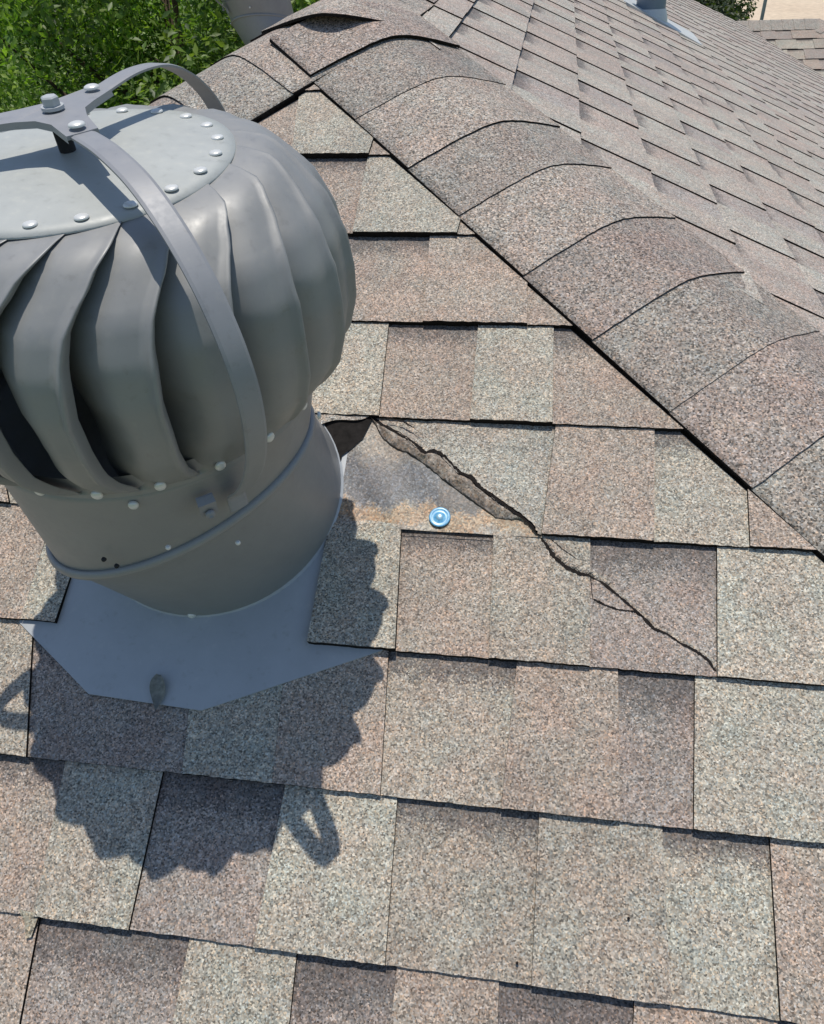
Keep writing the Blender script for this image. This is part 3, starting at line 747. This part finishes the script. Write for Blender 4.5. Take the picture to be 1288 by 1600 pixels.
for a in ANG:
    st = MB(); SPa = SP if a < 0 else [(q, z) if q < .09 else (.09 + (q - .09) * .93 if z > .15 else q, z) for q, z in SP]; pr = smooth(SPa); tn = np.array([-math.sin(a), math.cos(a)]); side_v = tn[0] * E1 + tn[1] * E2; w_ = .0084; vs = []
    for i, (r, z) in enumerate(pr):
        c = tp(r * SCL, z * SCL + .0005, a); d = np.array(pr[min(i + 1, len(pr) - 1)]) - np.array(pr[max(i - 1, 0)]); d /= np.linalg.norm(d)
        nr_ = radial(a) * -d[1] + TD * d[0]
        for s, h in ((-1, 0), (-.75, .0008), (.75, .0008), (1, 0), (1, -.0016), (-1, -.0016)): vs.append(c + side_v * w_ * s + nr_ * h)
    st.add(vs, grid_faces(len(pr), 6, True) + [tuple(range(6)), tuple(range(len(vs) - 6, len(vs)))])
    so = st.build('strap', MSTRAP, vent)
    rv = MB(); dome(rv, tp(.047, ZK + .0002, a), TD, .0058, .0020); r_ = rv.build('rivet', MRIVET, None); r_.parent = so; r_.location = Vector(-BASE)
    # foot clip and screw on the collar
    cl_ = MB(); a2 = a - .17
    q = [tp(r, z, a2 + d) for r, z in ((.157, .122), (.163, .118), (.158, .102)) for d in (-.045, .045)]
    cl_.add(q + [p - radial(a2) * .0015 for p in q], [(0, 1, 3, 2), (2, 3, 5, 4), (6, 8, 9, 7), (8, 10, 11, 9), (0, 2, 8, 6), (1, 7, 9, 3), (2, 4, 10, 8), (3, 9, 11, 5), (4, 5, 11, 10)])
    tube(cl_, [tp(.155, .108, a2), tp(.165, .104, a2)], .002, 8); dome(cl_, tp(.162, .106, a2), radial(a2), .0042, .0025)
    c2 = cl_.build('clip', MSTRAP, None); c2.parent = so; c2.location = Vector(-BASE)
# screws on the collars
def srf(px_a, z): return tp(.1528, z, px_a)
for (a, z, r, dk) in ((-1.30, .128, .0042, 0), (-1.62, .060, .0022, 1), (-1.56, .052, .0022, 1), (-1.22, .072, .0024, 0), (-.84, .050, .0024, 0), (.12, .095, .0040, 0)):
    rv = MB(); rr_ = .1478 + (.1535 - .1478) * max(0, min(1, (z - .03) / .11)); dome(rv, tp(rr_ + .0006, z, a), radial(a), r, .0025)
    r_ = rv.build('screw', MDARK if dk else MRIVET, None); r_.parent = upc; r_.location = Vector(-BASE)
rv = MB(); dome(rv, npt(*BOLTF, .009), NN * .7 - NV, .0050, .005); rv.build('screw', MRIVET, vent)
# sunlit upturned tab of flashing at the right of the collar
tb = MB(); tb.add([npt(-.398, -.078, .012), npt(-.386, -.088, .009), npt(-.3865, -.098, .007), npt(-.392, -.094, .008)], [(0, 1, 2, 3)])
tb.build('flashing_tab', MRIVET, vent)
upd()
def copy_tree(o, parent=None):
    c = o.copy(); C.objects.link(c); c.parent = parent
    for chd in [x for x in o.children]: copy_tree(chd, c)
    return c
v2_ = copy_tree(vent); v2p = Vector((-1.41, 3.3, 0)); v2p.z = APEX[2] - (LN[0] * (v2p.x - APEX[0]) + LN[1] * (v2p.y - APEX[1])) / LN[2]; v2_.location = v2p; v2_.rotation_euler = (0, 0, math.radians(-92))
v2_['label'] = 'dark grey turbine roof vent half hidden behind the ridge in front of the leafy trees'
# round flue pipe on the far slope
fp = rpt(*ruv(((RV[0][0] + .03), 3.47, .13)), 0)
pipe = empty('vent_pipe', fp, 'blue grey round metal vent pipe on a pale flashing on the far side slope', 'vent pipe')
MPIPE = metal_mat('galvanised_pipe', (.17, .22, .27), .45, .1, .5)
pm = MB(); 
for z0, z1, r in ((-.12, .16, .065), (.15, .42, .063), (.41, .62, .061)):
    vs = [fp + np.array([r * math.cos(t), r * math.sin(t), z]) for z in (z0, z1) for t in np.linspace(0, 2 * math.pi, 49)[:-1]]
    pm.add(vs, grid_faces(2, 48, True), smooth=True)
body = pm.build('pipe', MPIPE, pipe)
cp = MB(); vs = [fp + np.array([r * math.cos(t), r * math.sin(t), z]) for z, r in ((.56, .11), (.62, .11), (.68, .02)) for t in np.linspace(0, 2 * math.pi, 49)[:-1]]
cp.add(vs, grid_faces(3, 48, True) + [tuple(range(96, 144))], smooth=True); cp.build('rain_cap', MPIPE, pipe)
ff = MB(); u0, v0 = ruv(fp)
q = [rpt(u0 + a, v0 + b, .012) for a, b in ((-.14, .15), (-.14, -.25), (.20, -.25), (.20, .15))]
ff.add(q + [p - RN * .01 for p in q], [(0, 1, 2, 3), (0, 4, 5, 1), (1, 5, 6, 2), (2, 6, 7, 3), (3, 7, 4, 0)])
vs = [fp + np.array([r * math.cos(t), r * math.sin(t), z]) for z, r in ((-.06, .085), (.0, .078), (.03, .067)) for t in np.linspace(0, 2 * math.pi, 49)[:-1]]
ff.add(vs, grid_faces(3, 48, True), smooth=True); ff.build('flashing', metal_mat('pale_flashing', (.60, .60, .58), .4, .1, .5), pipe)
for i in range(3):
    rv = MB(); t = math.radians(-95 + 10 * (i % 2)); dome(rv, fp + np.array([.066 * math.cos(t), .066 * math.sin(t), .02 + .05 * i]), np.array([math.cos(t), math.sin(t), 0]), .006, .004)
    r_ = rv.build('rivet', MRIVET, None); r_.parent = body; r_.location = Vector(-fp)
# ---------------------------------------------------------------- blue washer nail, leaf
wn = empty('cap_nail', npt(*WASH, .0062), 'blue round cap nail on the rust stained strip below the tear', 'nail')
MBLUE, nb_, pb_ = mat('blue_washer'); pb_.inputs['Base Color'].default_value = (.10, .36, .62, 1); pb_.inputs['Roughness'].default_value = .3
tcw = N(nb_, 'ShaderNodeTexCoord').outputs['Object']; rw = ramp(nb_, noise(nb_, tcw, 260, 3, .6), [(.35, (.08, .33, .60)), (.65, (.22, .52, .74))]); nb_.links.new(rw.outputs[0], pb_.inputs['Base Color'])
wm = MB(); vs = []; WP = npt(*WASH, .0062)
for r, h in ((.0118, 0), (.0122, .0010), (.0112, .0018), (.0095, .0013), (.0070, .0011), (.0050, .0017), (.0040, .0022)):
    vs += [WP + NU * r * math.cos(t) + NV * r * math.sin(t) + NN * h for t in np.linspace(0, 2 * math.pi, 41)[:-1]]
wm.add(vs, grid_faces(7, 40, True), smooth=True); wm.build('washer', MBLUE, wn)
wm = MB(); dome(wm, WP + NN * .0018, NN, .0042, .0014, 18); wm.build('nail_head', metal_mat('pale_blue_zinc', (.34, .58, .74), .3, .3, .5), wn)
LP_ = npt(LEAF[0], LEAF[1], .0102)
lf = MB(); rows = []
for i in range(15):
    t = i / 14; wd = .0085 * (math.sin(math.pi * min(1, (1 - t) ** 1.3 * .93 + .02)) ** .8) + .0004
    row = []
    for s in (-1, -.5, 0, .5, 1):
        row.append(LP_ + NV * (.017 - .036 * t) + NU * (s * wd + .006 * (t - .2)) + NN * (.0010 + .0035 * abs(s) ** 1.5 * (1 - t * .5) + .001 * math.sin(t * 7)))
    rows.append(row)
strip_poly(lf, rows, 0, None, True)
tag(lf.build('dry_leaf', plain('leaf_grey_brown', (.22, .22, .19), .7, .3, nz=200, var=.35), None, origin=LP_), 'small dry grey leaf lying on the vent flashing near its lower edge', 'leaf')
# ---------------------------------------------------------------- surroundings
GZ = -3.7
def ground_mat(name, cols, scale, bump=.01):
    m, nt, p = mat(name); tc = N(nt, 'ShaderNodeTexCoord').outputs['Object']
    n1 = noise(nt, tc, scale, 6, .65); n2 = noise(nt, tc, scale * 12, 4, .7)
    r = ramp(nt, n1, cols); r2 = ramp(nt, n2, [(.3, (.8,) * 3), (.7, (1.15,) * 3)])
    nt.links.new(mixc(nt, r.outputs[0], r2.outputs[0], 1.0, 'MULTIPLY'), p.inputs['Base Color']); p.inputs['Roughness'].default_value = .9; p.inputs['Specular IOR Level'].default_value = .15
    return m
gr = MB(); gr.add([(-300, -200, GZ), (300, -200, GZ), (300, 400, GZ), (-300, 400, GZ)], [(0, 1, 2, 3)])
tag(gr.build('ground', ground_mat('lawn', [(.3, (.075, .12, .028)), (.7, (.14, .18, .05))], .6)), kind='structure')
rd = MB(); rd.add([(9.0, 12, GZ + .01), (18.2, 12, GZ + .01), (18.2, 62, GZ + .01), (9.0, 62, GZ + .01)], [(0, 1, 2, 3)])
tag(rd.build('driveway', ground_mat('pale_concrete', [(.3, (.60, .475, .345)), (.7, (.70, .57, .42))], .25)), kind='structure')
def leaf_mat(name, a, b, tr=.42):
    m, nt, p = mat(name)
    col = N(nt, 'ShaderNodeAttribute', attribute_name='Col').outputs['Color']
    nt.links.new(col, p.inputs['Base Color']); p.inputs['Roughness'].default_value = .48; p.inputs['Specular IOR Level'].default_value = .45
    t = N(nt, 'ShaderNodeBsdfTranslucent'); nt.links.new(mixc(nt, col, (1.3, 1.5, .5), 1.0, 'MULTIPLY'), t.inputs[0])
    mx = N(nt, 'ShaderNodeMixShader'); mx.inputs[0].default_value = tr
    nt.links.new(p.outputs[0], mx.inputs[1]); nt.links.new(t.outputs[0], mx.inputs[2])
    nt.links.new(mx.outputs[0], nt.nodes['Material Output'].inputs[0]); return m
LEAFM = leaf_mat('leaf', 0, 0)
BARK = plain('bark', (.10, .075, .055), .9, .1, nz=12, bump=.01, var=.4)
def foliage(parent, centre, rad, n, ls, seed, pal, nb=60):
    r = np.random.RandomState(seed); cen = np.array(centre); rad = np.array(rad)
    # branch clumps spread through the volume, denser outside
    d = r.normal(size=(nb, 3)); d /= np.linalg.norm(d, axis=1)[:, None]; rr = r.uniform(.45, 1.0, nb) ** .6
    cl = cen + d * rr[:, None] * rad; cs = r.uniform(.13, .26, nb) * rad.mean()
    ctint = r.uniform(.42, 1.4, nb)
    w_ = r.randint(0, nb, n); dd = r.normal(size=(n, 3)); dd /= np.linalg.norm(dd, axis=1)[:, None]
    P = cl[w_] + dd * (cs[w_] * r.uniform(.3, 1.05, n) ** .5)[:, None]
    # leaves tilt outward and up
    nv_ = dd * .7 + np.array([0, 0, .6]) + r.normal(size=(n, 3)) * .45; nv_ /= np.linalg.norm(nv_, axis=1)[:, None]
    t1 = np.cross(nv_, r.normal(size=(n, 3))); t1 /= np.linalg.norm(t1, axis=1)[:, None]; t2 = np.cross(nv_, t1)
    L = ls * r.uniform(.6, 1.3, n)[:, None]; W = L * .42
    q = [P - t1 * L, P + t2 * W + nv_ * L * .12 - t1 * L * .1, P + t1 * L, P - t2 * W + nv_ * L * .12 - t1 * L * .1]
    V = np.stack(q, 1).reshape(-1, 3) - np.array(parent.location)
    me = bpy.data.meshes.new('crown'); me.vertices.add(4 * n); me.vertices.foreach_set('co', V.ravel())
    idx = np.arange(4 * n).reshape(n, 4); fi = np.concatenate([idx[:, [0, 1, 2]], idx[:, [0, 2, 3]]], 1).ravel()
    me.loops.add(6 * n); me.loops.foreach_set('vertex_index', fi.astype(np.int32)); me.polygons.add(2 * n)
    me.polygons.foreach_set('loop_start', np.arange(0, 6 * n, 3, dtype=np.int32)); me.polygons.foreach_set('loop_total', np.full(2 * n, 3, dtype=np.int32))
    a = me.color_attributes.new('Col', 'FLOAT_COLOR', 'POINT'); pal = np.array(pal)
    c = pal[r.randint(0, len(pal), n)] * (ctint[w_] * r.uniform(.75, 1.25, n))[:, None]
    c = np.repeat(np.c_[c, np.ones(n)], 4, 0); a.data.foreach_set('color', c.ravel())
    me.update(); me.validate(); me.materials.append(LEAFM)
    o = bpy.data.objects.new('crown', me); link(o, parent); return cl
def tree(name, base, centre, rad, n, ls, seed, pal, label, cat='tree', group=None, nb=60, tr=.14):
    t = empty(name, base, label, cat, group)
    cl = foliage(t, centre, rad, n, ls, seed, pal, nb)
    mb = MB(); bk_ = np.array([0, rad[1] * .8, 0]); b = np.array(base) + bk_; c = np.array(centre) + bk_; r = random.Random(seed)
    tube(mb, [b, b + (c - b) * .35 + np.array([.08, 0, 0]), b + (c - b) * .7, c + np.array([0, 0, rad[2] * .4])], [tr, tr * .8, tr * .6, tr * .2], 10)
    for i in range(0, len(cl), 3):
        if cl[i][1] < centre[1] + .3 * rad[1]: continue
        f = r.uniform(.4, .9); s = b + (c - b) * f; e = cl[i]; m_ = (s + e) / 2 + np.array([0, 0, -.1])
        tube(mb, [s, m_, e], [tr * .3, tr * .18, tr * .05], 5)
    mb.build('trunk', BARK, t); return t
PALA = [(.17, .29, .045), (.21, .34, .055), (.13, .24, .040), (.27, .39, .065), (.09, .17, .040)]
tree('leafy_tree', (-3.3, 4.9, GZ), (-3.3, 4.9, -.55), (2.7, 1.9, 2.1), 170000, .027, 3, PALA, 'bright green leafy tree beyond the ridge, behind the turbine vent at the left edge', nb=190, group='trees behind the roof')
tree('leafy_tree', (-3.6, 8.4, GZ), (-3.6, 8.4, -.8), (4.2, 1.9, 2.3), 120000, .034, 4, [tuple(x * .85 for x in p) for p in PALA], 'darker green tree filling the gap between the leafy tree and the ridge', nb=170, group='trees behind the roof')
PALB = [(.05, .075, .025), (.04, .065, .022), (.07, .09, .03), (.035, .05, .02)]
tree('round_bush', (1.95, 13.6, GZ), (2.15, 13.6, -1.55), (1.12, 1.1, 1.35), 26000, .045, 5, PALB, 'dark green bush beyond the far end of the roof at the top right', 'bush', nb=60, tr=.07)
pl = MB(); pb2 = np.array([3.35, 15.2, GZ]); tube(pl, [pb2, pb2 + np.array([0.0, 0, 2.0]), pb2 + np.array([0.02, 0, 4.6])], [.032, .030, .028], 12)
dome(pl, pb2 + np.array([.02, 0, 4.6]), (0, 0, 1), .035, .03)
tag(pl.build('metal_post', metal_mat('grey_green_post', (.16, .19, .17), .5), None, origin=pb2), 'slim grey green metal post between the bush and the pale driveway', 'post')
